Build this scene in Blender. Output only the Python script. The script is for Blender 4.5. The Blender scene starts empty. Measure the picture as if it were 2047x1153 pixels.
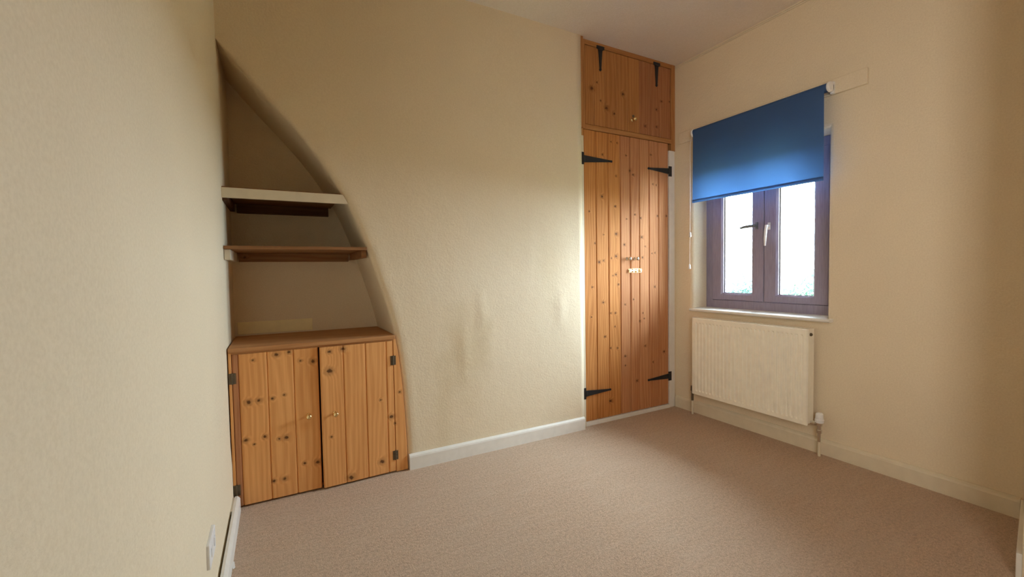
import bpy, bmesh, math, random
from mathutils import Vector, Matrix
random.seed(7)
sc = bpy.context.scene
C = sc.collection
PI = math.pi
# ------------------------------------------------------------------ room measures (metres)
YA, XB, XL, H = 2.293, 2.667, -0.20, 2.553      # niche wall, window wall, left wall, ceiling
YW = 2.323                                       # face of the wardrobe doors
YN = 2.74                                        # back of the niche
OY0, OY1, OZ0, OZ1 = 1.290, 2.170, 0.757, 1.800  # window opening
# ------------------------------------------------------------------ camera
cam = bpy.data.cameras.new('camera'); cam.sensor_width = 36; cam.lens = 873.16/2047*36
cam.clip_start = 0.02
co = bpy.data.objects.new('camera', cam); C.objects.link(co); sc.camera = co
r = Vector((0.87961875, -0.47540229, -0.0162331)); u = Vector((0.03309116, 0.02711254, 0.99908452)); f = Vector((0.47452695, 0.87935066, -0.03958031))
m = Matrix((r, u, -f)).transposed().to_4x4(); m.translation = (0, 0, 1.05); co.matrix_world = m
# ------------------------------------------------------------------ world, exposure
w = bpy.data.worlds.new('sky'); sc.world = w; w.use_nodes = True
bg = w.node_tree.nodes['Background']; bg.inputs[0].default_value = (0.755, 0.888, 1.0, 1); bg.inputs[1].default_value = 16.0
sc.view_settings.view_transform = 'Standard'; sc.view_settings.look = 'None'
sc.view_settings.exposure = 2.26; sc.view_settings.gamma = 1; sc.view_settings.use_curve_mapping = False
cy = sc.cycles; cy.max_bounces = 14; cy.diffuse_bounces = 10; cy.transparent_max_bounces = 12; cy.use_denoising = True
cy.sample_clamp_indirect = 6
def area(name, loc, target, sx, sy, power, col, portal=False):
    l = bpy.data.lights.new(name, 'AREA'); l.shape = 'RECTANGLE'; l.size = sx; l.size_y = sy; l.energy = power; l.color = col
    o = bpy.data.objects.new(name, l); C.objects.link(o); o.location = loc
    o.rotation_euler = (Vector(target)-Vector(loc)).to_track_quat('-Z', 'Y').to_euler()
    if portal: l.cycles.is_portal = True
    return o
area('window_portal', (XB+0.24, (OY0+OY1)/2, (OZ0+OZ1)/2), (0, (OY0+OY1)/2, (OZ0+OZ1)/2), OY1-OY0, OZ1-OZ0, 1, (1, 1, 1), True)
# added fill lamp behind the camera, unseen; brightens the window wall
area('fill_light', (0.0, -0.75, 1.5), (2.6, 1.3, 1.25), 0.8, 1.4, 1.9, (1.0, 0.95, 0.88)).data.spread = math.radians(95)

# ------------------------------------------------------------------ materials
class NT:
    def __init__(s, name, rough=0.6, spec=0.3):
        s.m = bpy.data.materials.new(name); s.m.use_nodes = True; s.t = s.m.node_tree; s.b = s.t.nodes['Principled BSDF']
        s.b.inputs['Roughness'].default_value = rough; s.b.inputs['Specular IOR Level'].default_value = spec
    def n(s, typ, **kw):
        nd = s.t.nodes.new(typ)
        for k, v in kw.items():
            if k.startswith('i_'):
                key = k[2:]; key = int(key) if key.isdigit() else key.replace('_', ' ')
                if isinstance(v, bpy.types.NodeSocket): s.t.links.new(v, nd.inputs[key])
                else: nd.inputs[key].default_value = v
            else: setattr(nd, k, v)
        return nd
    def math(s, op, a, b=0.0, clamp=False):
        return s.n('ShaderNodeMath', operation=op, use_clamp=clamp, i_0=a, i_1=b).outputs[0]
    def mix(s, fac, a, b, mode='MIX'):
        nd = s.t.nodes.new('ShaderNodeMix'); nd.data_type = 'RGBA'; nd.blend_type = mode
        for k, v in ((0, fac), (6, a), (7, b)):
            if isinstance(v, bpy.types.NodeSocket): s.t.links.new(v, nd.inputs[k])
            else: nd.inputs[k].default_value = v
        return nd.outputs[2]
    def noise(s, vec, scale, detail=3, rough=0.55):
        return s.n('ShaderNodeTexNoise', i_Vector=vec, i_Scale=scale, i_Detail=detail, i_Roughness=rough).outputs[0]
    def mapr(s, v, a, b, c=0.0, d=1.0):
        return s.n('ShaderNodeMapRange', i_0=v, i_1=a, i_2=b, i_3=c, i_4=d, clamp=True).outputs[0]
    def pos(s): return s.n('ShaderNodeNewGeometry').outputs['Position']
    def bump(s, h, strength, dist):
        nd = s.n('ShaderNodeBump', i_Height=h, i_Strength=strength, i_Distance=dist); s.t.links.new(nd.outputs[0], s.b.inputs['Normal'])
    def col(s, c): s.t.links.new(c, s.b.inputs['Base Color']) if isinstance(c, bpy.types.NodeSocket) else setattr(s.b.inputs['Base Color'], 'default_value', c)
def rgb(r, g, b): 
    l = lambda c: (c/255/12.92) if c/255 <= 0.04045 else ((c/255+0.055)/1.055)**2.4
    return (l(r), l(g), l(b), 1)
def plain(name, c, rough=0.5, spec=0.4, metal=0.0, bumps=0.0):
    a = NT(name, rough, spec); p = a.pos()
    nz = a.noise(p, 22, 3); a.col(a.mix(a.mapr(nz, 0.3, 0.7), tuple(x*0.93 for x in c[:3])+(1,), c))
    a.b.inputs['Metallic'].default_value = metal
    if bumps: a.bump(a.noise(p, 120, 2), bumps, 0.001)
    return a.m
def plaster(name, c, stains=(), scale=1.0):
    a = NT(name, 0.85, 0.15); p = a.pos()
    big = a.noise(p, 1.6, 4, 0.6); col = a.mix(a.mapr(big, 0.3, 0.7), tuple(x*0.95 for x in c[:3])+(1,), c)
    fine = a.noise(p, 150*scale, 3, 0.7)
    col = a.mix(a.mapr(fine, 0.35, 0.65), a.mix(1.0, col, (0.93, 0.92, 0.90, 1), 'MULTIPLY'), col)
    for (x, z, rx, rz, s, tint) in stains:
        sx = a.n('ShaderNodeSeparateXYZ', i_0=p); 
        dx = a.math('DIVIDE', a.math('SUBTRACT', sx.outputs[0], x), rx); dz = a.math('DIVIDE', a.math('SUBTRACT', sx.outputs[2], z), rz)
        d = a.math('SQRT', a.math('ADD', a.math('MULTIPLY', dx, dx), a.math('MULTIPLY', dz, dz)))
        d = a.math('ADD', d, a.math('MULTIPLY', a.math('SUBTRACT', a.noise(p, 9, 4, 0.6), 0.5), 1.1))
        k = a.math('MULTIPLY', a.mapr(d, 1.1, 0.2), s)
        col = a.mix(k, col, a.mix(1.0, col, tint, 'MULTIPLY'))
    a.col(col)
    h = a.math('ADD', a.math('MULTIPLY', a.noise(p, 95*scale, 3, 0.6), 0.55), a.math('MULTIPLY', a.noise(p, 11, 3, 0.5), 1.3))
    a.bump(h, 0.55, 0.004)
    return a.m
CREAM = (0.82, 0.712, 0.535, 1)
M_wall = plaster('cream_wall_paint', CREAM)
M_wall_b = plaster('cream_wall_paint_stained', CREAM, [
    (0.93, 0.56, 0.16, 0.34, 0.6, (0.80, 0.76, 0.66, 1)), (1.06, 0.70, 0.05, 0.20, 0.6, (0.86, 0.83, 0.76, 1)),
    (1.50, 1.10, 0.13, 0.30, 0.30, (0.86, 0.82, 0.72, 1)), (0.80, 0.25, 0.06, 0.42, 0.35, (0.85, 0.82, 0.72, 1))])
M_ceil = plaster('ceiling_paint', (0.84, 0.78, 0.72, 1), scale=0.8)
M_white = plain('white_gloss_paint', (0.82, 0.80, 0.75, 1), 0.35, 0.5)
M_trimcream = plain('cream_gloss_paint', (0.74, 0.66, 0.50, 1), 0.4, 0.4)
M_patch = plain('older_yellow_paint', (0.92, 0.82, 0.52, 1), 0.8, 0.2)
M_rad = plain('radiator_enamel', (0.93, 0.89, 0.76, 1), 0.35, 0.45)
M_plastic = plain('white_plastic', (0.86, 0.86, 0.86, 1), 0.3, 0.5)
M_black = plain('black_iron', (0.020, 0.021, 0.024, 1), 0.45, 0.5, 0.2, 0.3)
M_dark = plain('dark_gap', (0.03, 0.02, 0.015, 1), 0.9, 0.1)
M_bronze = plain('bronzed_steel', (0.16, 0.13, 0.09, 1), 0.4, 0.5, 0.7)
M_brass = plain('polished_brass', (0.95, 0.75, 0.40, 1), 0.22, 0.5, 1.0)
M_satin = plain('satin_grey_metal', (0.16, 0.18, 0.20, 1), 0.4, 0.4, 0.2)
M_bolt = plain('lacquered_brass', (0.95, 0.72, 0.38, 1), 0.4, 0.5, 0.6)
M_chrome = plain('chrome', (0.80, 0.78, 0.74, 1), 0.15, 0.5, 1.0)
M_frame = None
a = NT('plum_window_frame_glare_tint', 0.35, 0.5); p = a.pos()
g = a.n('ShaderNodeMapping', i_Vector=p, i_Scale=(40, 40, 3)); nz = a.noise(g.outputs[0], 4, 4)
a.col(a.mix(a.mapr(nz, 0.3, 0.7), (0.235, 0.205, 0.29, 1), (0.32, 0.285, 0.39, 1))); a.bump(nz, 0.1, 0.001); M_frame = a.m  # plum-brown shifted bluish: glare haze over the window put into the colour
# carpet
a = NT('beige_carpet', 0.95, 0.05); p = a.pos()
f1 = a.noise(p, 210, 3, 0.8); f2 = a.noise(p, 75, 4, 0.75); f3 = a.noise(p, 2.2, 4, 0.6)
mp = a.n('ShaderNodeMapping', i_Vector=p, i_Scale=(3.0, 16, 1), i_Rotation=(0, 0, 0.5)); f4 = a.noise(mp.outputs[0], 1.6, 3, 0.6)
c1 = a.mix(a.mapr(f1, 0.32, 0.68), (0.44, 0.30, 0.20, 1), (0.84, 0.63, 0.465, 1))
c1 = a.mix(a.math('MULTIPLY', a.mapr(f2, 0.56, 0.36), 0.5), c1, (0.33, 0.225, 0.15, 1))
c1 = a.mix(a.math('MULTIPLY', a.mapr(f3, 0.40, 0.70), 0.30), c1, (0.58, 0.46, 0.35, 1))
c1 = a.mix(a.math('MULTIPLY', a.mapr(f4, 0.5, 0.7), 0.22), c1, (0.72, 0.58, 0.45, 1))
mp = a.n('ShaderNodeMapping', i_Vector=p, i_Scale=(1.6, 22, 1), i_Rotation=(0, 0, -0.35)); f5 = a.noise(mp.outputs[0], 1.0, 2, 0.5)   # faint dents left by furniture
c1 = a.mix(a.math('MULTIPLY', a.mapr(f5, 0.70, 0.78), 0.35), c1, (0.36, 0.25, 0.17, 1))
a.col(c1); a.bump(a.math('ADD', f1, a.math('MULTIPLY', f2, 1.2)), 0.9, 0.006)
a.b.inputs['Sheen Weight'].default_value = 0.15; M_carpet = a.m
# pine: streaky grain, rings bent round knots; listed knots sit where the joiner's boards have them
def pine(name, light, dark, knots=(), origin=None, kr=0.011, horiz=False, auto=0.55, rough=0.66):
    a = NT(name, rough, 0.14)
    p = a.pos()
    if origin is not None:
        tc = a.n('ShaderNodeTexCoord', object=origin); p = tc.outputs['Object']
    rnd = a.n('ShaderNodeObjectInfo').outputs['Random']
    off = a.n('ShaderNodeCombineXYZ', i_0=a.math('MULTIPLY', rnd, 7.3), i_1=a.math('MULTIPLY', rnd, 3.1), i_2=a.math('MULTIPLY', rnd, 11.7)).outputs[0]
    q = a.n('ShaderNodeVectorMath', operation='ADD', i_0=p, i_1=off).outputs[0]
    if horiz: q = a.n('ShaderNodeMapping', i_Vector=q, i_Rotation=(0, PI/2, 0)).outputs[0]
    # random small knots
    flat = a.n('ShaderNodeMapping', i_Vector=q, i_Scale=(1, 0.25, 0.72)).outputs[0]
    vo = a.n('ShaderNodeTexVoronoi', i_Vector=flat, i_Scale=5.5, feature='F1')
    on = a.math('GREATER_THAN', a.n('ShaderNodeSeparateColor', i_0=vo.outputs['Color']).outputs[0], auto)
    dist = a.math('ADD', a.math('DIVIDE', vo.outputs['Distance'], 5.5), a.math('MULTIPLY', a.math('SUBTRACT', 1.0, on), 1.0))
    if knots:
        dist = a.math('ADD', dist, 1.0)
        o = origin.location if origin is not None else Vector((0, 0, 0))
        sx = a.n('ShaderNodeSeparateXYZ', i_0=p)
        pp = a.n('ShaderNodeCombineXYZ', i_0=sx.outputs[0], i_2=a.math('MULTIPLY', sx.outputs[2], 1.15)).outputs[0]
        for i, kk in enumerate(knots):
            x, z = kk[0], kk[1]; s = kk[2] if len(kk) > 2 else (0.6 + 0.6*((i*37) % 10)/10)
            d = a.n('ShaderNodeVectorMath', operation='DISTANCE', i_0=pp, i_1=(x-o.x, 0, (z-o.z)*1.15)).outputs['Value']
            dist = a.math('MINIMUM', dist, a.math('DIVIDE', d, s))
    wob = a.noise(p, 75, 3); dist = a.math('ADD', dist, a.math('MULTIPLY', a.math('SUBTRACT', wob, 0.5), 0.014))
    bend = a.mapr(dist, kr*4.5, 0.0, 0.0, 1.0); bend = a.math('MULTIPLY', bend, bend)
    st = a.n('ShaderNodeMapping', i_Vector=q, i_Scale=(1, 1, 0.10)).outputs[0]
    sway = a.noise(st, 6, 3, 0.5)
    sxx = a.n('ShaderNodeSeparateXYZ', i_0=q).outputs[0]
    ph = a.math('ADD', a.math('ADD', a.math('MULTIPLY', sxx, 260), a.math('MULTIPLY', sway, 46)), a.math('MULTIPLY', bend, 12))
    ring = a.math('ADD', a.math('MULTIPLY', a.math('SINE', ph), 0.5), 0.5)
    streak = a.noise(a.n('ShaderNodeMapping', i_Vector=q, i_Scale=(1, 1, 0.03)).outputs[0], 150, 3, 0.6)
    tone = a.noise(a.n('ShaderNodeMapping', i_Vector=q, i_Scale=(1, 1, 0.22)).outputs[0], 9, 2)
    fac = a.math('ADD', a.math('MULTIPLY', ring, 0.42), a.math('MULTIPLY', a.mapr(streak, 0.3, 0.7), 0.45))
    fac = a.math('ADD', fac, a.math('MULTIPLY', a.mapr(tone, 0.3, 0.7), 0.32))
    col = a.mix(fac, light, dark)
    col = a.mix(a.mapr(rnd, 0, 1, 0.0, 0.35), col, a.mix(1.0, col, (0.86, 0.80, 0.76, 1), 'MULTIPLY'))
    halo = a.mapr(dist, kr*2.6, kr*0.9); col = a.mix(a.math('MULTIPLY', halo, 0.55), col, tuple(x*0.45 for x in dark[:3])+(1,))
    core = a.mapr(dist, kr*1.05, kr*0.55); col = a.mix(a.math('MULTIPLY', core, 0.85), col, (0.075, 0.028, 0.012, 1))
    a.col(col); a.bump(a.math('SUBTRACT', streak, core), 0.15, 0.0015)
    return a.m
# fabric of the blind: navy, window glare put in as a lighter colour; lets some daylight through
a = NT('navy_blind_fabric', 0.8, 0.1); p = a.pos(); wv = a.noise(p, 600, 2)
cb = a.mix(a.mapr(wv, 0.3, 0.7), (0.085, 0.165, 0.36, 1), (0.105, 0.195, 0.43, 1)); a.col(cb)
tr = a.n('ShaderNodeBsdfTranslucent', i_Color=(0.23, 0.38, 0.58, 1)); mx = a.n('ShaderNodeMixShader', i_0=0.5)
a.t.links.new(a.b.outputs[0], mx.inputs[1]); a.t.links.new(tr.outputs[0], mx.inputs[2]); a.t.links.new(mx.outputs[0], a.t.nodes['Material Output'].inputs[0]); M_blind = a.m
# window glass: clear pane with surface reflection
a = NT('window_glass'); tp = a.n('ShaderNodeBsdfTransparent', i_Color=(0.95, 0.97, 0.96, 1)); gl = a.n('ShaderNodeBsdfGlossy', i_Roughness=0.02)
fr = a.n('ShaderNodeFresnel', i_IOR=1.3); mx = a.n('ShaderNodeMixShader', i_0=fr.outputs[0])
a.t.links.new(tp.outputs[0], mx.inputs[1]); a.t.links.new(gl.outputs[0], mx.inputs[2]); a.t.links.new(mx.outputs[0], a.t.nodes['Material Output'].inputs[0]); M_glass = a.m
M_leaf = plain('spring_leaf', (0.014, 0.050, 0.022, 1), 0.6, 0.2); M_leaf2 = plain('bluish_leaf', (0.014, 0.046, 0.034, 1), 0.6, 0.2)
M_bark = plain('bark', (0.15, 0.11, 0.08, 1), 0.9, 0.1); M_grass = plain('field_grass', (0.17, 0.16, 0.09, 1), 0.9, 0.1)

# ------------------------------------------------------------------ mesh helpers
def obj(name, bm, mat, parent=None, smooth=False, origin=None, label=None, kind=None, bevel=0.0):
    bmesh.ops.recalc_face_normals(bm, faces=bm.faces)
    if origin is None:
        vs = [v.co for v in bm.verts]
        lo = Vector([min(v[i] for v in vs) for i in range(3)]); hi = Vector([max(v[i] for v in vs) for i in range(3)])
        origin = Vector(((lo.x+hi.x)/2, (lo.y+hi.y)/2, lo.z))
    origin = Vector(origin)
    for v in bm.verts: v.co -= origin
    me = bpy.data.meshes.new(name); bm.to_mesh(me); bm.free()
    if smooth: me.polygons.foreach_set('use_smooth', [True]*len(me.polygons))
    me.materials.append(mat)
    o = bpy.data.objects.new(name, me); C.objects.link(o); place(o, origin, parent)
    if bevel:
        b = o.modifiers.new('bevel', 'BEVEL'); b.width = bevel; b.segments = 2; b.limit_method = 'ANGLE'
    if label: o['label'] = label
    if kind: o['kind'] = kind
    return o
WL = {}
def place(o, loc, parent):
    WL[o] = Vector(loc)
    if parent: o.parent = parent; o.location = Vector(loc) - WL[parent]
    else: o.location = loc
def thing(name, label, cat, loc, group=None):
    o = bpy.data.objects.new(name, None); C.objects.link(o); o.empty_display_size = 0.05; place(o, loc, None)
    o['label'] = label; o['category'] = cat
    if group: o['group'] = group
    return o
def NB(): return bmesh.new()
def box(bm, x0, x1, y0, y1, z0, z1):
    v = [bm.verts.new(q) for q in ((x0,y0,z0),(x1,y0,z0),(x1,y1,z0),(x0,y1,z0),(x0,y0,z1),(x1,y0,z1),(x1,y1,z1),(x0,y1,z1))]
    for q in ((0,3,2,1),(4,5,6,7),(0,1,5,4),(1,2,6,5),(2,3,7,6),(3,0,4,7)): bm.faces.new([v[i] for i in q])
    return bm
def prism(bm, pts, fn, t0, t1):
    """closed outline pts (2D) extruded; fn(a,b,t) -> xyz"""
    A = [bm.verts.new(fn(a_, b_, t0)) for a_, b_ in pts]; B = [bm.verts.new(fn(a_, b_, t1)) for a_, b_ in pts]
    n = len(pts)
    for i in range(n): bm.faces.new((A[i], A[(i+1) % n], B[(i+1) % n], B[i]))
    bm.faces.new(A[::-1]); bm.faces.new(B)
    return bm
XZ = lambda a_, b_, t: (a_, t, b_)
YZ = lambda a_, b_, t: (t, a_, b_)
XY = lambda a_, b_, t: (a_, b_, t)
def lathe(bm, prof, org, axis, n=20):
    axis = Vector(axis).normalized(); e1 = axis.orthogonal().normalized(); e2 = axis.cross(e1); org = Vector(org)
    rings = []
    for (rr, h) in prof:
        rings.append([bm.verts.new(org + axis*h + (e1*math.cos(2*PI*k/n) + e2*math.sin(2*PI*k/n))*max(rr, 1e-4)) for k in range(n)])
    for i in range(len(rings)-1):
        for k in range(n): bm.faces.new((rings[i][k], rings[i][(k+1) % n], rings[i+1][(k+1) % n], rings[i+1][k]))
    bm.faces.new(rings[0][::-1]); bm.faces.new(rings[-1])
    return bm
def tube(bm, pts, rad, n=10):
    pts = [Vector(q) for q in pts]; rings = []
    for i, q in enumerate(pts):
        d = (pts[min(i+1, len(pts)-1)] - pts[max(i-1, 0)]).normalized()
        e1 = d.cross(Vector((0.31, 0.9, 0.28))).normalized(); e2 = d.cross(e1); rr = rad[i] if isinstance(rad, (list, tuple)) else rad
        rings.append([bm.verts.new(q + (e1*math.cos(2*PI*k/n)+e2*math.sin(2*PI*k/n))*rr) for k in range(n)])
    for i in range(len(rings)-1):
        for k in range(n): bm.faces.new((rings[i][k], rings[i][(k+1) % n], rings[i+1][(k+1) % n], rings[i+1][k]))
    bm.faces.new(rings[0][::-1]); bm.faces.new(rings[-1]); return bm

# ------------------------------------------------------------------ arch edge of the niche: (x, z) on the wall face
ARCH = [(-0.20, 2.080), (-0.182, 2.055), (-0.160, 2.028), (-0.108, 1.967), (-0.053, 1.903), (0.022, 1.822), (0.117, 1.713), (0.205, 1.595), (0.299, 1.441), (0.350, 1.336),
        (0.410, 1.175), (0.466, 1.002), (0.508, 0.858), (0.539, 0.715), (0.564, 0.526), (0.580, 0.283), (0.589, 0.0)]
def arch_x(z):
    if z >= ARCH[0][1]: return -0.20
    for (x1, z1), (x0, z0) in zip(ARCH, ARCH[1:]):
        if z0 <= z <= z1:
            i = ARCH.index((x1, z1)); P = [ARCH[max(i-1, 0)], ARCH[i], ARCH[i+1], ARCH[min(i+2, len(ARCH)-1)]]
            t = (z-z1)/(z0-z1); m0 = (P[2][0]-P[0][0])/(P[2][1]-P[0][1]+1e-9)*(z0-z1); m1 = (P[3][0]-P[1][0])/(P[3][1]-P[1][1]+1e-9)*(z0-z1)
            return (2*t**3-3*t**2+1)*x1 + (t**3-2*t**2+t)*m0 + (-2*t**3+3*t**2)*x0 + (t**3-t**2)*m1
    return ARCH[-1][0]
# ------------------------------------------------------------------ structure
def struct(name, bm, mat, **k):
    return obj(name, bm, mat, kind='structure', **k)
# side/back shells
floor = struct('floor', box(NB(), -0.32, 2.95, -1.4, 2.92, -0.10, 0.0), M_carpet)
ceiling = struct('ceiling', box(NB(), -0.32, 2.95, -1.4, 2.92, H, H+0.12), M_ceil)
# left wall with a very slight belly
bm = NB(); ny, nz_ = 34, 26; grid = []
for i in range(ny+1):
    y = -1.3 + 4.18*i/ny; row = []
    for j in range(nz_+1):
        z = H*j/nz_
        bel = 0.004*math.sin(z*2.3+0.4)*math.sin(y*1.7+0.5) if 0.2 < z < 2.4 else 0
        row.append(bm.verts.new((XL+bel, y, z)))
    grid.append(row)
for i in range(ny):
    for j in range(nz_): bm.faces.new((grid[i][j], grid[i+1][j], grid[i+1][j+1], grid[i][j+1]))
box(bm, XL-0.12, XL-0.004-0.006, -1.3, 2.9, 0, H)
wall_left = struct('wall_left', bm, M_wall, smooth=False)
for q in wall_left.data.polygons: q.use_smooth = len(wall_left.data.polygons) - q.index > 6
# niche wall: face grid, rolled arch edge, reveal, niche back
XR = 1.765
bm = NB(); zs = sorted(set([H*i/80 for i in range(81)] + [2.08, 2.07, 2.06, 2.05, 2.04]))
NC = 44; RE = 0.030; rows = []
def bumpy(x, z):
    d = 0.0025*math.sin(3.1*x+1.2)*math.sin(2.2*z+0.6) + 0.0015*math.sin(7.3*x+2.0*z)
    for (bx, bz, rx, rz, h) in ((1.035, 0.80, 0.022, 0.10, 0.007), (0.93, 0.60, 0.03, 0.16, 0.005), (1.585, 0.80, 0.03, 0.10, 0.006), (1.37, 1.15, 0.04, 0.14, 0.003)):
        d += h*math.exp(-((x-bx)/rx)**2-((z-bz)/rz)**2)
    e = min(1, (XR-x)/0.08); return -d*max(e, 0)
for z in zs:
    ax = arch_x(z); inside = z < 2.075
    row = []
    if inside:
        k = min(1.0, (ax+0.20)/0.06)
        re = RE*k
        depth = [YN, YN*0.5+YA*0.5, YA+re*2.2]
        for yy in depth: row.append((ax, yy, z))
        for aa in (0, 22, 45, 67, 90):
            t = math.radians(aa); row.append((ax+re*(1-math.cos(t)), YA+re-re*math.sin(t), z))
        start = ax+re
    else:
        row = [(XL, YA, z)]*8; start = XL
    n0 = 8
    for i in range(1, NC+1):
        x = start+(XR-start)*i/NC; row.append((x, YA+bumpy(x, z)*min(1, i/5), z))
    row.append((XR, YA+0.05, z)); rows.append(row)
V = [[bm.verts.new(q) for q in row] for row in rows]
for j in range(len(V)-1):
    for i in range(len(V[0])-1):
        try: bm.faces.new((V[j][i], V[j][i+1], V[j+1][i+1], V[j+1][i]))
        except ValueError: pass
# niche back and outer shell
q = [bm.verts.new(c) for c in ((XL-0.05, YN, -0.02), (0.72, YN, -0.02), (0.72, YN, 2.2), (XL-0.05, YN, 2.2))]; bm.faces.new(q)
box(bm, XL-0.12, 2.95, 2.86, 2.92, 0, H)
box(bm, XL-0.001, XR+0.02, YA+0.04, 2.86, 2.2, H)
bmesh.ops.remove_doubles(bm, verts=bm.verts, dist=0.00005)
wall_back = struct('wall_back', bm, M_wall_b, smooth=False)
for q in wall_back.data.polygons: q.use_smooth = q.area < 0.05
obj('paint_patch', box(NB(), XL+0.012, 0.175, YN-0.003, YN+0.001, 0.735, 0.800), M_patch, wall_back, label='paler yellowish strip of older paint low on the niche back', bevel=0.0015)
# window wall
def wall_with_hole():
    bm = NB(); re = 0.022
    def loop(x, y0, y1, z0, z1): return [bm.verts.new(c) for c in ((x, y0, z0), (x, y1, z0), (x, y1, z1), (x, y0, z1))]
    L = [loop(XB, -1.3, 2.9, 0, H), loop(XB, OY0-re, OY1+re, OZ0-0.001, OZ1+re)]
    for aa in (30, 60, 90):
        t = math.radians(aa); o = re*(1-math.sin(t)); L.append(loop(XB+re*(1-math.cos(t)), OY0-o, OY1+o, OZ0-0.001, OZ1+o))
    L.append(loop(XB+0.24, OY0, OY1, OZ0-0.001, OZ1)); L.append(loop(XB+0.24, -1.3, 2.9, 0, H)); 
    for a_, b_ in zip(L, L[1:]):
        for i in range(4): bm.faces.new((a_[i], a_[(i+1) % 4], b_[(i+1) % 4], b_[i]))
    for i in range(4): bm.faces.new((L[0][i], L[0][(i+1) % 4], L[-1][(i+1) % 4], L[-1][i]))
    return bm
wall_right = struct('wall_right', wall_with_hole(), M_wall)
# near walls: a short skewed return to the right of the doorway, and the landing behind
P0, P1 = Vector((XB, 0.546)), Vector((2.14, 0.443))
def slab(bm, a_, b_, th, z0, z1):
    d = (b_-a_).normalized(); n = Vector((d.y, -d.x))*th
    if n.y > 0: n = -n
    prism(bm, [(a_.x, a_.y), (b_.x, b_.y), (b_.x+n.x, b_.y+n.y), (a_.x+n.x, a_.y+n.y)], XY, z0, z1); return bm
bm = slab(NB(), P0, P1, 0.12, 0, H); box(bm, 2.14, 2.26, -1.3, 0.43, 0, H); box(bm, XL-0.12, 2.26, -1.42, -1.3, 0, H)
struct('wall_front', bm, M_wall)
sk = Vector((0, 0.015)); bm = slab(NB(), P0+sk-Vector((0.019, 0.0037)), P1+sk, 0.015, 0, 0.085)
struct('baseboard_front', bm, M_white, bevel=0.002)
# skirting boards with a rounded top
def skirt_profile(t, h): return [(0, 0), (t, 0), (t, h*0.80), (t*0.85, h*0.90), (t*0.45, h), (0, h)]
bm = prism(NB(), [(YA-d, z) for d, z in skirt_profile(0.018, 0.082)], lambda a_, b_, t: (t, a_, b_), 0.594, XR-0.004)
struct('baseboard_back', bm, M_white)
bm = prism(NB(), [(XB-d, z) for d, z in skirt_profile(0.018, 0.086)], lambda a_, b_, t: (a_, t, b_), 0.56, YW-0.006)
struct('baseboard_right', bm, M_trimcream)
bm = prism(NB(), [(XL+0.008+d, z) for d, z in skirt_profile(0.020, 0.072)], lambda a_, b_, t: (a_, t, b_), 0.4, 2.262)
bl = struct('baseboard_left', bm, M_white)
obj('caulk_bead', box(NB(), XL-0.002, XL+0.012, 0.4, 1.66, 0.056, 0.069), M_white, bl)
obj('caulk_bead', box(NB(), XL-0.002, XL+0.012, 2.13, 2.262, 0.056, 0.069), M_white, bl)
# white casing round the wardrobe doors
def casing(name, x0, x1, z0, z1, y0=YW-0.006, y1=2.36, mat=M_white):
    return struct(name, box(NB(), x0, x1, y0, y1, z0, z1), mat, bevel=0.002)
casing('trim_1', XR+0.002, 1.801, 0.0, 1.930, mat=M_trimcream)
casing('trim_2', 2.592, XB-0.018, 0.0, 1.924, YW-0.004)
casing('trim_3', 1.799, 2.592, 0.0, 0.028, YW-0.010)
casing('trim_4', XB-0.018, XB+0.002, 0.0, H-0.02, YW+0.004, 2.36, M_wall)
bm = prism(NB(), [(XB+0.001, H-0.022), (XB-0.005, H-0.022), (XB-0.007, H-0.016), (XB-0.003, H-0.010), (XB+0.001, H-0.008)], lambda a_, b_, t: (a_, t, b_), 0.56, YW)
struct('trim_5', bm, M_trimcream)
# ------------------------------------------------------------------ window
def ring_bm(bm, y0, y1, z0, z1, wd, x0, x1, ch):
    """rectangular frame, section wd wide, x0 = room face; inner edge chamfered by ch"""
    wl, wr, wb, wt = wd
    def lp(x, k): return [bm.verts.new(c) for c in ((x, y0+wr*k[0]+k[1], z0+wb*k[0]+k[1]), (x, y1-wl*k[0]-k[1], z0+wb*k[0]+k[1]), (x, y1-wl*k[0]-k[1], z1-wt*k[0]-k[1]), (x, y0+wr*k[0]+k[1], z1-wt*k[0]-k[1]))]
    L = [lp(x1, (0, 0)), lp(x0+0.003, (0, 0)), lp(x0, (0, 0.003)), lp(x0, (1, -ch)), lp(x0+ch, (1, 0)), lp(x1, (1, 0))]
    for i in range(len(L)):
        a_, b_ = L[i], L[(i+1) % len(L)]
        for k in range(4): bm.faces.new((a_[k], a_[(k+1) % 4], b_[(k+1) % 4], b_[k]))
    return bm
FX = XB+0.145
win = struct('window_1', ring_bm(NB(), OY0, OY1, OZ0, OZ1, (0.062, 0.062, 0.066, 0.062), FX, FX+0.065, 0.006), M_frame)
YM = 1.7285
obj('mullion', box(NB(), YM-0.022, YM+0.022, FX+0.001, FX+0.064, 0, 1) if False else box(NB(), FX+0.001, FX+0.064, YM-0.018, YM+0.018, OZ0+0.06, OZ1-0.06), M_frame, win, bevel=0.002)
def sash(y0, y1, gy0, gy1):
    gz0, gz1 = 0.872, 1.690
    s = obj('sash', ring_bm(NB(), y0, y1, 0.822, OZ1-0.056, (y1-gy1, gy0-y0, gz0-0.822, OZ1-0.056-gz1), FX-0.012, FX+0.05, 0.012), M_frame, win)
    obj('pane', box(NB(), FX+0.018, FX+0.022, gy0-0.004, gy1+0.004, gz0-0.004, gz1+0.004), M_glass, s)
    obj('glazing_gasket', ring_bm(NB(), gy0-0.001, gy1+0.001, gz0-0.001, gz1+0.001, (0.004,)*4, FX+0.008, FX+0.018, 0.001), M_dark, s)
    return s
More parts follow.
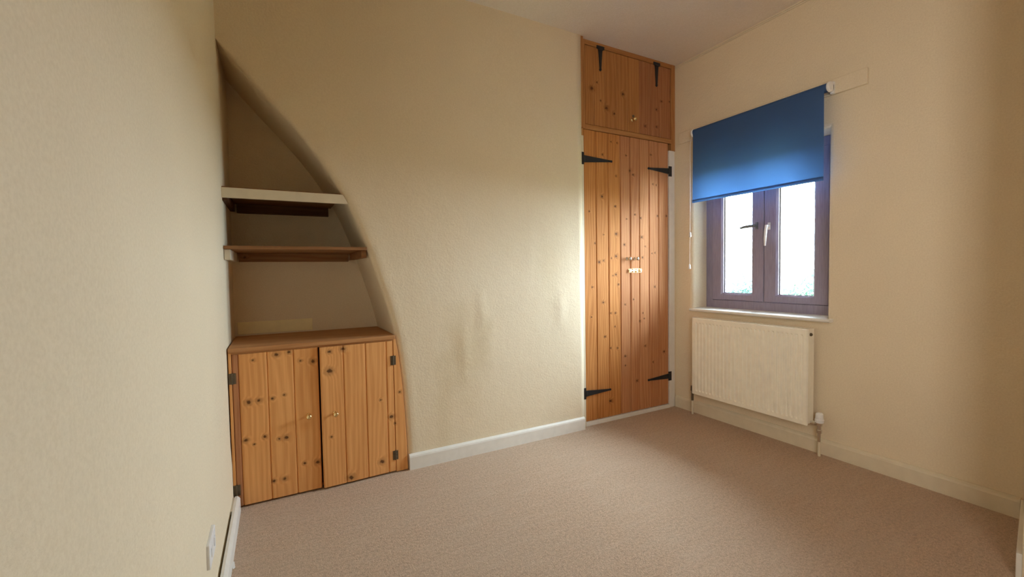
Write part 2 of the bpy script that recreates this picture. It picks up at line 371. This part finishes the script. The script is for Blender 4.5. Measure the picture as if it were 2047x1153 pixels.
s1 = sash(YM+0.002, 2.110, 1.817, 2.028); s2 = sash(1.348, YM-0.002, 1.640-0.207, 1.640)
HX = FX-0.012
bm = box(NB(), HX-0.008, HX, 1.767, 1.781, 1.300, 1.345); lathe(bm, [(0.008, 0), (0.008, 0.030)], (HX-0.006, 1.774, 1.322), (-1, 0, 0), 12)
tube(bm, [(HX-0.034, 1.768, 1.322), (HX-0.038, 1.80, 1.321), (HX-0.040, 1.84, 1.318), (HX-0.038, 1.868, 1.314)], [0.009, 0.010, 0.010, 0.007])
obj('handle', bm, M_satin, s1, label='grey lever handle turned sideways across the glass')
bm = box(NB(), HX-0.008, HX, 1.685, 1.699, 1.290, 1.335); lathe(bm, [(0.008, 0), (0.008, 0.030)], (HX-0.006, 1.692, 1.312), (-1, 0, 0), 12)
tube(bm, [(HX-0.034, 1.692, 1.318), (HX-0.040, 1.692, 1.285), (HX-0.043, 1.694, 1.23), (HX-0.038, 1.698, 1.187)], [0.008, 0.009, 0.008, 0.005])
obj('handle', bm, M_plastic, s2, label='white lever handle hanging straight down')
bm = NB()
prism(bm, [(XB-0.040, 0.745), (XB-0.044, 0.749), (XB-0.044, 0.757), (XB-0.040, 0.761), (FX+0.01, 0.764), (FX+0.01, 0.742), (XB-0.036, 0.742)], lambda a_, b_, t: (a_, t, b_), 1.292, 2.168)
bm2 = bm
prism(bm, [(XB-0.040, 0.745), (XB-0.044, 0.749), (XB-0.044, 0.757), (XB-0.040, 0.761), (XB+0.001, 0.761), (XB+0.001, 0.742), (XB-0.036, 0.742)], lambda a_, b_, t: (a_, t, b_), 1.258, 1.292)
obj('window_sill', bm, M_white, win, label='white painted sill board with a rounded nose')
# painted-over fixing board above the window
struct('trim_6', box(NB(), XB-0.016, XB+0.001, 1.112, 2.286, 1.966, 2.048), M_wall, bevel=0.004)
# ------------------------------------------------------------------ roller blind
BX = XB-0.052; BZ = 1.998
blind = thing('roller_blind', 'navy blue roller blind half lowered over the window', 'blind', (BX, 1.69, BZ))
obj('roller', lathe(NB(), [(0.023, 0), (0.023, 0.842)], (BX, 1.272, BZ), (0, 1, 0), 28), M_blind, blind, smooth=False)
bm = NB(); n = 24; cols = []
for i in range(n+1):
    t = i/n; z = BZ - (BZ-1.516)*t; row = []
    for j in range(17):
        y = 1.280+(2.108+0.008*t-1.280)*j/16
        row.append((BX-0.0235+0.0015*math.sin(3.0*t+j*0.35)+0.004*t, y, z))
    cols.append(row)
for dx in (0, 0.0008):
    V = [[bm.verts.new((c[0]+dx, c[1], c[2])) for c in row] for row in cols]
    for i in range(n):
        for j in range(16): bm.faces.new((V[i][j], V[i][j+1], V[i+1][j+1], V[i+1][j]))
me_f = obj('fabric', bm, M_blind, blind, smooth=True)
obj('hem_bar', prism(NB(), [(1.280, 1.508), (2.116, 1.508), (2.116, 1.530), (1.280, 1.530)], YZ, BX-0.0235, BX-0.0165), M_blind, blind, bevel=0.002)
for y0, y1 in ((1.255, 1.272), (2.114, 2.131)):
    bm = box(NB(), BX+0.018, XB-0.016, y0, y1, BZ-0.032, BZ+0.030); lathe(bm, [(0.026, 0), (0.027, 0.004), (0.027, y1-y0-0.004), (0.022, y1-y0)], (BX, y0, BZ), (0, 1, 0), 20)
    obj('bracket', bm, M_plastic, blind, label='white plastic end bracket', bevel=0.001)
cx, cyy = BX-0.010, 2.142
cord = obj('pull_cord', tube(NB(), [(cx, 2.129, BZ-0.01), (cx, cyy, BZ-0.08), (cx, cyy, 1.5), (cx, cyy+0.002, 1.26), (cx, cyy+0.006, 1.05)], 0.0014, 6), M_plastic, blind)
for yy, z in ((cyy+0.001, 1.272), (cyy+0.006, 1.045)):
    obj('cord_weight', lathe(NB(), [(0.003, 0.034), (0.006, 0.030), (0.0075, 0.016), (0.009, 0.004), (0.006, 0)], (cx, yy, z), (0, 0, 1), 14), M_plastic, cord, smooth=True)
# ------------------------------------------------------------------ radiator
RY0, RY1, RZ0, RZ1, RXF, RXB = 1.338, 2.103, 0.160, 0.702, XB-0.095, XB-0.030
rad = thing('radiator', 'cream steel panel radiator with vertical flutes under the window', 'radiator', (XB-0.06, 1.72, 0))
bm = NB(); pr = [(RY0, 0.006), (RY0+0.004, 0.0)]; nf = 27; s0, s1_ = RY0+0.022, RY1-0.022; pt = (s1_-s0)/nf
for i in range(nf):
    b = s0+i*pt
    pr += [(b, 0.0), (b+pt*0.18, 0.0065), (b+pt*0.45, 0.0065), (b+pt*0.63, 0.0)]
pr += [(RY1-0.004, 0.0), (RY1, 0.006)]
def flat(d): return [(y, 0.006 if y in (RY0, RY1) else 0.0) for y, _ in pr]
levels = [(RZ0, flat(0), 0.008), (RZ0+0.004, flat(0), 0), (RZ0+0.026, flat(0), 0), (RZ0+0.036, pr, 0), (RZ1-0.040, pr, 0), (RZ1-0.030, flat(0), 0), (RZ1-0.004, flat(0), 0), (RZ1, flat(0), 0.006)]
V = [[bm.verts.new((RXF+d+e, y, z)) for y, d in prof] for z, prof, e in levels]
for i in range(len(V)-1):
    for j in range(len(pr)-1): bm.faces.new((V[i][j], V[i][j+1], V[i+1][j+1], V[i+1][j]))
box(bm, RXF+0.010, RXF+0.018, RY0+0.003, RY1-0.003, RZ0+0.004, RZ1-0.004)
obj('front_panel', bm, M_rad, rad)
for y0, y1 in ((RY0-0.001, RY0+0.004), (RY1-0.004, RY1+0.001)):
    obj('side_panel', box(NB(), RXF+0.006, RXB, y0, y1, RZ0+0.012, RZ1+0.002), M_rad, rad, bevel=0.0015)
bm = NB()
for i in range(34):
    y = RY0+0.014+i*(RY1-RY0-0.028)/33; box(bm, RXF+0.014, RXB-0.006, y-0.003, y+0.003, RZ1-0.004, RZ1)
for x in (RXF+0.010, RXB-0.008): box(bm, x-0.004, x+0.006, RY0+0.003, RY1-0.003, RZ1-0.010, RZ1+0.001)
obj('top_grille', bm, M_rad, rad)
obj('rear_panel', box(NB(), RXB-0.014, RXB, RY0+0.006, RY1-0.006, RZ0+0.006, RZ1-0.006), M_rad, rad)
for y in (1.50, 1.94): obj('wall_bracket', box(NB(), RXB-0.002, XB, y-0.015, y+0.015, RZ0+0.05, RZ1-0.05), M_rad, rad)
obj('vent_plug', lathe(NB(), [(0.009, 0), (0.009, 0.006), (0.005, 0.006), (0.005, 0.010)], ((RXF+RXB)/2-0.006, RY0-0.001, 0.672), (0, -1, 0), 14), M_bronze, rad, label='dark round air vent plug')
VX, VY = XB-0.056, 1.293
vb = lathe(NB(), [(0.008, 0.082), (0.008, 0.128), (0.013, 0.130), (0.013, 0.146), (0.010, 0.150), (0.010, 0.170), (0.015, 0.172), (0.015, 0.188)], (VX, VY, 0), (0, 0, 1), 16)
lathe(vb, [(0.009, 0), (0.009, 0.016), (0.014, 0.017), (0.014, 0.034), (0.009, 0.036), (0.009, 0.052)], (VX, VY, 0.178), (0, 1, 0), 12)
valve = obj('valve', vb, M_chrome, rad, label='chrome angle valve body')
obj('valve_head', lathe(NB(), [(0.015, 0.186), (0.021, 0.190), (0.022, 0.206), (0.019, 0.209), (0.018, 0.236), (0.013, 0.243), (0.004, 0.244)], (VX, VY, 0), (0, 0, 1), 24), M_plastic, valve, label='white thermostatic valve head')
obj('pipe', tube(NB(), [(VX, VY, 0.135), (VX, VY, 0.001)], 0.0075, 12), M_trimcream, rad)
bm = lathe(NB(), [(0.008, 0.10), (0.008, 0.168), (0.012, 0.170), (0.012, 0.202), (0.010, 0.206)], (VX, 2.128, 0), (0, 0, 1), 14); lathe(bm, [(0.008, 0), (0.011, 0.004), (0.008, 0.024)], (VX, 2.126, 0.188), (0, -1, 0), 12)
obj('lockshield_valve', bm, M_bronze, rad)
obj('pipe', tube(NB(), [(VX, 2.128, 0.12), (VX, 2.128, 0.001)], 0.0075, 12), M_trimcream, rad)
# ------------------------------------------------------------------ pine boards, hinges, knobs
def board(x0, x1, y0, y1, z0, z1, ch=0.0055, bead=None, side='R'):
    pts = [(x0, y1), (x0, y0+ch), (x0+ch, y0)]
    if bead:   # shallow bead line along one edge
        b = x1-bead; pts += [(b-0.0025, y0), (b, y0+0.003), (b+0.0025, y0)]
    pts += [(x1-ch, y0), (x1, y0+ch), (x1, y1)]
    return prism(NB(), pts, XY, z0, z1)
def screw(bm, x, y, z, rr=0.003): lathe(bm, [(rr, 0), (rr*0.9, 0.0015), (rr*0.3, 0.002)], (x, y, z), (0, -1, 0), 8)
def strap_hinge(parent, px0, px1, pz0, pz1, tipx, tipz, s0, s1, y):
    """black T hinge lying flat: fixing plate and tapering strap; door is at plane y"""
    bm = prism(NB(), [(px0, pz0), (px1, pz0), (px1, pz1), (px0, pz1)], XZ, y-0.004, y+0.002)
    root = px1 if tipx > px1 else px0; sg = 1 if tipx > px1 else -1
    mz = (s0+s1)/2; tw = 0.006
    prism(bm, [(root, s0), (tipx-sg*0.02, tipz-tw), (tipx-sg*0.006, tipz-tw*1.3), (tipx, tipz), (tipx-sg*0.006, tipz+tw*1.3), (tipx-sg*0.02, tipz+tw), (root, s1)], XZ, y-0.004, y-0.0002)
    lathe(bm, [(0.006, 0), (0.006, (s1-s0)*0.95)], (root, y-0.004, s0+(s1-s0)*0.02), (0, 0, 1), 10)
    for k in (0.25, 0.55, 0.85): screw(bm, root+(tipx-root)*k, y-0.0035, mz+(tipz-mz)*k)
    for z in (pz0+0.012, pz1-0.012): screw(bm, (px0+px1)/2, y-0.0035, z)
    return obj('strap_hinge', bm, M_black, parent)
def knob(parent, x, y, z, s=1.0, mat=M_brass, label=None):
    return obj('knob', lathe(NB(), [(0.013*s, 0), (0.013*s, 0.002), (0.006*s, 0.004), (0.005*s, 0.014*s), (0.010*s, 0.019*s), (0.0145*s, 0.027*s), (0.0135*s, 0.034*s), (0.008*s, 0.039*s), (0.002*s, 0.040*s)], (x, y, z), (0, -1, 0), 24), mat, parent, smooth=True, label=label)
KL = [(-0.105, 0.666), (-0.011, 0.682), (0.042, 0.688), (0.089, 0.642), (0.142, 0.634), (0.217, 0.674), (0.214, 0.579, 1.5), (-0.128, 0.477), (-0.087, 0.478), (-0.033, 0.48), (0.016, 0.489), (-0.144, 0.305), (-0.069, 0.307), (-0.011, 0.286), (0.018, 0.286), (-0.112, 0.281, 0.5), (0.092, 0.146), (0.149, 0.14), (0.004, 0.092), (-0.039, 0.092), (0.214, 0.254), (0.299, 0.03, 1.5), (0.454, 0.075, 1.3), (0.454, 0.397, 0.6), (0.507, 0.3), (0.526, 0.262, 0.6), (0.553, 0.424, 0.7), (0.279, 0.681)]
KW = [(2.038, 1.92), (2.092, 1.918, 0.6), (1.963, 1.825), (2.081, 1.693), (1.957, 1.544, 1.2), (2.071, 1.484), (1.847, 1.439), (2.078, 1.295, 1.2), (1.967, 1.288, 0.6), (1.892, 1.228), (2.076, 1.142, 1.2), (1.927, 1.102, 1.2), (1.965, 1.112), (2.035, 1.128), (2.075, 1.015), (2.048, 1.008, 0.6), (2.173, 1.842), (2.209, 1.74), (2.237, 1.715), (2.252, 1.437), (2.174, 1.402), (2.477, 1.437), (2.567, 1.442), (2.448, 1.168), (2.417, 1.163, 0.6), (2.324, 1.133), (2.351, 1.213, 0.6), (2.318, 1.279), (2.153, 1.223), (2.309, 1.415), (2.429, 1.664, 0.7), (2.464, 1.66, 0.7), (2.41, 1.873),
      (1.856, 0.733), (1.959, 0.828), (2.068, 0.748), (2.026, 0.749, 0.7), (2.063, 0.654, 0.7), (1.972, 0.591), (2.024, 0.507), (2.085, 0.501, 0.8), (2.096, 0.945), (2.297, 0.676), (2.338, 0.692), (2.237, 0.835, 0.7), (2.347, 0.491), (2.426, 0.364), (2.54, 0.43), (2.446, 0.919), (1.866, 0.934), (2.02, 0.138, 1.3), (2.155, 0.437), (2.157, 0.371, 0.7), (2.157, 0.803, 0.7), (2.266, 0.247), (2.327, 0.733, 0.7)]
KU = [(1.876, 2.249, 1.4), (1.921, 2.296, 0.6), (2.148, 2.258, 1.2), (2.069, 2.113, 0.9), (2.002, 2.141, 1.3), (1.952, 2.181, 0.6), (2.519, 2.271), (2.469, 2.204, 0.7), (2.469, 2.08, 0.8), (2.357, 2.071, 0.8), (2.602, 2.282, 0.6)]
# ---- tall wardrobe
wd = thing('wardrobe', 'tall built-in pine wardrobe with two boarded doors and black strap hinges', 'wardrobe', (2.2, YW, 0))
P_W1 = pine('wardrobe_pine_golden', (0.66, 0.31, 0.10, 1), (0.42, 0.165, 0.045, 1), KW, wd, 0.0074)
P_W2 = pine('wardrobe_pine_reddish', (0.62, 0.315, 0.145, 1), (0.44, 0.185, 0.078, 1), KW, wd, 0.0074)
P_F = pine('frame_pine', (0.52, 0.27, 0.10, 1), (0.38, 0.165, 0.055, 1), (), None, 0.007, auto=0.8)
P_FH = pine('rail_pine', (0.52, 0.27, 0.10, 1), (0.38, 0.165, 0.055, 1), (), None, 0.007, horiz=True, auto=0.8)
Z0, Z1 = 0.031, 1.972
def door_panel(name, x0, x1, z0, z1, y, parent, mat, origin):
    return obj(name, box(NB(), x0+0.003, x1-0.003, y+0.018, y+0.030, z0+0.004, z1-0.004), mat, parent, origin=origin)   # backing sheet that carries the boards
dl = door_panel('door', 1.802, 2.2105, Z0, Z1, YW, wd, P_W1, (1.802, YW, Z0))
dr = door_panel('door', 2.2125, 2.588, Z0, Z1, YW, wd, P_W2, (2.588, YW, Z0))
for (x0, x1, mt) in ((1.802, 1.905, P_W1), (1.905, 2.012, P_W1), (2.012, 2.119, P_W1), (2.119, 2.2105, P_W2)):
    obj('board', board(x0+0.0004, x1-0.0004, YW, YW+0.018, Z0, Z1), mt, dl)
for (x0, x1) in ((2.2125, 2.298), (2.298, 2.392), (2.392, 2.487), (2.487, 2.588)):
    obj('board', board(x0+0.0004, x1-0.0004, YW, YW+0.018, Z0, Z1), P_W2, dr)
strap_hinge(dl, 1.776, 1.802, 1.742, 1.822, 2.045, 1.785, 1.756, 1.802, YW-0.004)
strap_hinge(dl, 1.774, 1.802, 0.186, 0.262, 2.020, 0.221, 0.203, 0.243, YW-0.004)
strap_hinge(dr, 2.588, 2.616, 1.734, 1.808, 2.372, 1.772, 1.750, 1.792, YW-0.004)
strap_hinge(dr, 2.582, 2.610, 0.206, 0.274, 2.366, 0.238, 0.222, 0.260, YW-0.004)
knob(dl, 2.179, YW, 1.124, 0.95, M_chrome, 'shiny silver knob'); knob(dr, 2.250, YW, 1.124, 0.95, M_chrome, 'shiny silver knob')
bm = box(NB(), 2.222, 2.308, YW-0.002, YW, 1.026, 1.054)
for x in (2.228, 2.262, 2.298): box(bm, x-0.005, x+0.005, YW-0.013, YW-0.001, 1.028, 1.052)
lathe(bm, [(0.0055, 0), (0.0055, 0.118)], (2.186, YW-0.009, 1.040), (1, 0, 0), 14); lathe(bm, [(0.0035, 0), (0.005, 0.012), (0.004, 0.016)], (2.280, YW-0.010, 1.040), (0, -1, 0.2), 10)
for x in (2.238, 2.288): 
    for z in (1.030, 1.050): screw(bm, x, YW-0.002, z, 0.002)
bolt = obj('bolt', bm, M_bolt, dr, label='brass barrel bolt shot across both doors')
bm = box(NB(), 2.190, 2.207, YW-0.002, YW, 1.026, 1.054); box(bm, 2.193, 2.204, YW-0.016, YW-0.014, 1.030, 1.050); box(bm, 2.193, 2.204, YW-0.015, YW-0.001, 1.028, 1.032); box(bm, 2.193, 2.204, YW-0.015, YW-0.001, 1.048, 1.052)
obj('bolt_keeper', bm, M_bolt, dl)
bm = box(NB(), 1.80, 1.815, YW+0.04, 2.84, 0.03, 1.965); box(bm, 2.60, 2.615, YW+0.04, 2.84, 0.03, 1.965); box(bm, 1.80, 2.615, 2.83, 2.845, 0.03, 1.965); box(bm, 1.80, 2.615, YW+0.04, 2.845, 1.955, 1.97)
obj('carcass', bm, P_F, wd)
# ---- overhead cupboard
oc = thing('overhead_cupboard', 'small pine cupboard under the ceiling above the wardrobe, one top-hinged flap door', 'cupboard', (2.22, YW, 1.975))
P_U = pine('flap_pine', (0.54, 0.27, 0.095, 1), (0.37, 0.16, 0.05, 1), KU, oc, 0.009)
P_U2 = pine('flap_pine_reddish', (0.47, 0.225, 0.10, 1), (0.32, 0.13, 0.055, 1), KU, oc, 0.009)
obj('frame_stile', board(1.789, 1.819, YW-0.004, 2.36, 1.976, H-0.001, 0.002), P_F, oc); obj('frame_stile', board(2.617, 2.656, YW-0.004, 2.36, 1.976, H-0.001, 0.002), P_F, oc)
obj('frame_rail', board(1.819, 2.617, YW-0.003, 2.36, 2.522, H-0.001, 0.001), P_FH, oc); obj('frame_rail', board(1.819, 2.617, YW-0.003, 2.36, 1.976, 2.007, 0.001), P_FH, oc)
obj('frame_rail', board(XR-0.002, 1.789, YA+0.004, 2.36, 1.976, H-0.001, 0.001), P_F, oc)
obj('frame_stile', board(XR+0.002, 1.801, YW-0.004, 2.36, 1.930, 1.9755, 0.001), P_F, wd); obj('frame_stile', board(2.617, 2.656, YW-0.004, 2.36, 1.924, 1.9755, 0.002), P_F, wd)
fd = door_panel('flap_door', 1.8215, 2.6145, 2.011, 2.519, YW+0.001, oc, P_U, (2.218, YW, 2.519))
ue = [1.8215, 1.899, 1.991, 2.095, 2.197, 2.304, 2.412, 2.507, 2.6145]
for i in range(8):
    obj('board', board(ue[i]+0.0004, ue[i+1]-0.0004, YW+0.001, YW+0.019, 2.011, 2.519, 0.005), P_U if i < 5 else P_U2, fd)
def t_hinge(parent, x, z1, zt):
    y = YW-0.003
    bm = prism(NB(), [(x-0.032, z1-0.020), (x+0.032, z1-0.020), (x+0.032, z1), (x-0.032, z1)], XZ, y-0.004, y+0.001)
    prism(bm, [(x-0.016, z1-0.020), (x+0.016, z1-0.020), (x+0.006, zt+0.02), (x+0.009, zt+0.008), (x, zt), (x-0.009, zt+0.008), (x-0.006, zt+0.02)], XZ, y-0.003, y+0.0045)
    lathe(bm, [(0.0055, 0), (0.0055, 0.040)], (x-0.02, y-0.003, z1-0.021), (1, 0, 0), 10)
    for k in (0.3, 0.6, 0.85): screw(bm, x, y-0.003, z1-0.02-(z1-0.02-zt)*k)
    for s in (-0.022, 0.022): screw(bm, x+s, y-0.004, z1-0.009)
    return obj('strap_hinge', bm, M_black, parent)
t_hinge(fd, 1.949, 2.535, 2.372); t_hinge(fd, 2.468, 2.536, 2.365)
knob(fd, 2.233, YW+0.001, 2.094, 0.95, M_brass, 'small brass knob')
bm = lathe(NB(), [(0.010, 0), (0.010, 0.002), (0.004, 0.0025)], (2.243, YW+0.001, 2.122), (0, -1, 0), 16); obj('keyhole_cover', bm, M_bronze, fd)
bm = box(NB(), 1.80, 1.815, YW+0.04, 2.84, 1.98, 2.54); box(bm, 2.62, 2.635, YW+0.04, 2.84, 1.98, 2.54); box(bm, 1.80, 2.635, 2.83, 2.845, 1.98, 2.54); box(bm, 1.80, 2.635, YW+0.04, 2.845, 1.98, 1.99)
obj('carcass', bm, P_F, oc)
# ---- low cupboard in the niche
lc = thing('low_cupboard', 'low pine cupboard with two knotty boarded doors filling the foot of the arched niche', 'cupboard', (0.18, YA, 0))
P_L = pine('cupboard_pine', (0.90, 0.49, 0.195, 1), (0.70, 0.325, 0.11, 1), KL, lc, 0.0086)
P_LR = pine('cupboard_pine_reddish', (0.55, 0.27, 0.13, 1), (0.40, 0.17, 0.075, 1), KL, lc, 0.0086)
P_T = pine('cupboard_top_pine', (0.60, 0.33, 0.15, 1), (0.45, 0.215, 0.085, 1), (), None, 0.007, horiz=True, auto=0.85)
YC = YA-0.002
# curved right stile follows the arch
zz = [0.004+i*(0.705-0.004)/14 for i in range(15)]
pts = [(0.527, zz[0])] + [(arch_x(z)-0.001, z) for z in zz] + [(0.527, zz[-1])]
obj('frame_stile', prism(NB(), pts, XZ, YC, YC+0.022), P_L, lc, bevel=0.001)
obj('frame_stile', board(XL+0.001, -0.188, YC, YC+0.022, 0.07, 0.706, 0.001), P_L, lc)
obj('frame_rail', board(-0.188, 0.527, YC+0.001, YC+0.022, 0.6985, 0.706, 0.001), P_T, lc)
bm = NB()
prism(bm, [(XL+0.001, YC-0.010), (arch_x(0.715)-0.003, YC-0.010), (arch_x(0.715)+0.0, YC+0.03), (arch_x(0.72)-0.002, YN-0.002), (XL+0.001, YN-0.002)], XY, 0.706, 0.727)
obj('top_board', bm, P_T, lc, bevel=0.003)
bm = box(NB(), XL+0.006, XL+0.02, YC+0.04, YN-0.01, 0.01, 0.70); box(bm, XL+0.006, 0.53, YN-0.02, YN-0.006, 0.01, 0.70); box(bm, XL+0.006, 0.53, YC+0.04, YN-0.01, 0.004, 0.016)
obj('carcass', bm, P_F, lc)
D0, D1 = 0.010, 0.6975
d1 = door_panel('door', -0.187, 0.166, D0, D1, YC, lc, P_L, (-0.187, YC, D0))
for (x0, x1, mt) in ((-0.187, -0.161, P_LR), (-0.161, -0.048, P_L), (-0.048, 0.060, P_L), (0.060, 0.166, P_L)):
    obj('board', board(x0+0.0003, x1-0.0003, YC, YC+0.018, D0, D1, 0.005), mt, d1)
d2 = door_panel('door', 0.173, 0.526, D0, D1, YC, lc, P_L, (0.526, YC, D0))
for (x0, x1, bd) in ((0.173, 0.279, 0.006), (0.279, 0.385, None), (0.385, 0.489, None), (0.489, 0.526, None)):
    obj('board', board(x0+0.0003, x1-0.0003, YC, YC+0.018, D0, D1, 0.005), P_L, d2)
def butt_hinge(parent, x, z):
    bm = NB()
    for s in (-1, 1): prism(bm, [(x+s*0.003, z-0.024), (x+s*0.014, z-0.024), (x+s*0.014, z+0.024), (x+s*0.003, z+0.024)], XZ, YC-0.002, YC+0.0005)
    lathe(bm, [(0.0035, 0), (0.0035, 0.05)], (x, YC-0.003, z-0.025), (0, 0, 1), 8)
    for s in (-1, 1):
        for dz in (-0.014, 0.0, 0.014): screw(bm, x+s*0.0085, YC-0.002, z+dz, 0.0025)
    return obj('butt_hinge', bm, M_bronze, parent)
butt_hinge(d1, -0.186, 0.591); butt_hinge(d1, -0.186, 0.085)
h1 = butt_hinge(lc, 0.5235, 0.595); h2 = butt_hinge(lc, 0.5235, 0.093)
knob(d1, 0.116, YC, 0.374, 0.9, M_brass, 'small brass knob'); knob(d2, 0.233, YC, 0.369, 0.9, M_brass, 'small brass knob')
d2.rotation_euler = (0, 0, math.radians(2.2))   # stands slightly ajar
# ------------------------------------------------------------------ niche shelves
P_S = pine('shelf_pine', (0.36, 0.19, 0.085, 1), (0.24, 0.11, 0.045, 1), (), None, 0.006, horiz=True, auto=0.85)
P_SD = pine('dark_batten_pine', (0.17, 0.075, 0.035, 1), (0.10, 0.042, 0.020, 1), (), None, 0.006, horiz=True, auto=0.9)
def shelf_plan(z, y0): return [(XL+0.002, y0), (arch_x(z)-0.002+(0.004 if y0 < YA else 0), y0), (arch_x(z)-0.003, YA+0.05), (arch_x(z)-0.003, YN-0.002), (XL+0.002, YN-0.002)]
s = thing('shelf', 'upper shelf in the arched niche, with a deep cream painted front lip', 'shelf', (0.04, YA+0.2, 1.395), 'shelves in the arched niche')
obj('shelf_board', prism(NB(), shelf_plan(1.447, YA+0.016), XY, 1.429, 1.445), P_S, s, bevel=0.001)
obj('front_lip', prism(NB(), [(XL+0.002, 1.394), (arch_x(1.394)+0.002, 1.394), (arch_x(1.438)+0.002, 1.438), (XL+0.002, 1.438)], XZ, YA-0.002, YA+0.015), M_trimcream, s, label='cream painted front lip', bevel=0.001)
obj('batten', box(NB(), XL+0.03, arch_x(1.445)-0.02, YN-0.024, YN-0.002, 1.380, 1.428), P_SD, s)
obj('batten', box(NB(), XL+0.002, XL+0.022, YA+0.03, YN-0.026, 1.385, 1.428), P_SD, s)
s = thing('shelf', 'lower shelf in the arched niche, plain thin pine board on battens', 'shelf', (0.1, YA+0.2, 1.12), 'shelves in the arched niche')
obj('shelf_board', prism(NB(), shelf_plan(1.186, YA-0.004), XY, 1.168, 1.183), P_S, s, bevel=0.001)
obj('batten', box(NB(), XL+0.03, arch_x(1.183)-0.03, YN-0.024, YN-0.002, 1.122, 1.167), P_S, s)
obj('batten', box(NB(), XL+0.002, XL+0.024, YA+0.02, YN-0.026, 1.122, 1.167), M_trimcream, s, label='cream painted side batten')
xr = arch_x(1.167)
obj('batten', prism(NB(), [(xr-0.028, 1.130), (xr-0.004, 1.130), (xr-0.004, 1.167), (xr-0.028, 1.167)], XZ, YA+0.02, YN-0.026), P_S, s)
# ------------------------------------------------------------------ socket, scrap
so = thing('wall_socket', 'white switched wall plate low on the left wall above the skirting', 'socket', (XL, 1.54, 0.21))
obj('face_plate', box(NB(), XL-0.002, XL+0.009, 1.482, 1.606, 0.212, 0.284), M_plastic, so, bevel=0.003)
for y in (1.514, 1.574): obj('rocker_switch', box(NB(), XL+0.007, XL+0.0115, y-0.009, y+0.009, 0.236, 0.262), M_plastic, so, bevel=0.001)
sp = obj('paper_scrap', prism(NB(), [(-0.176, 1.862), (-0.169, 1.868), (-0.163, 1.828), (-0.170, 1.822)], XY, 0.0005, 0.003), M_plastic)
sp['label'] = 'tiny white scrap lying on the carpet near the left skirting'; sp['category'] = 'scrap'
# ------------------------------------------------------------------ outside: field and two leafy trees seen through the panes
struct('ground', box(NB(), 3.2, 60, -25, 45, -3.3, -3.2), M_grass)
def tree(x, y, ztop, rx, rz, mat, label, seed):
    rnd = random.Random(seed); t = thing('tree', label, 'tree', (x, y, -3.2), 'trees outside the window')
    obj('trunk', tube(NB(), [(x, y, -3.2), (x+0.1, y, -1.8), (x, y+0.1, ztop-rz)], [0.18, 0.13, 0.05], 10), M_bark, t)
    bm = NB()
    for i in range(9000):
        while True:
            d = Vector((rnd.uniform(-1, 1), rnd.uniform(-1, 1), rnd.uniform(-1, 1)))
            if 0.5 < d.length < 1: break
        lump = 1+0.16*math.sin(5*d.x+seed)*math.sin(6*d.y)*math.sin(4*d.z+1)
        c = Vector((x, y, ztop-rz)) + Vector((d.x*rx, d.y*rx, d.z*rz))*lump
        e1 = Vector((rnd.gauss(0, 1), rnd.gauss(0, 1), rnd.gauss(0, 1))).normalized(); e2 = e1.orthogonal().normalized(); L = rnd.uniform(0.05, 0.09)
        bm.faces.new([bm.verts.new(c+e1*L), bm.verts.new(c+e2*L*0.5), bm.verts.new(c-e1*L), bm.verts.new(c-e2*L*0.5)])
    obj('foliage', bm, mat, t, kind='stuff')
tree(11.0, 5.60, 0.86, 1.15, 1.7, M_leaf, 'green leafy tree seen through the right-hand pane', 3)
tree(12.6, 8.0, 0.78, 1.1, 1.5, M_leaf2, 'bluish green tree seen low through the left-hand pane', 5)
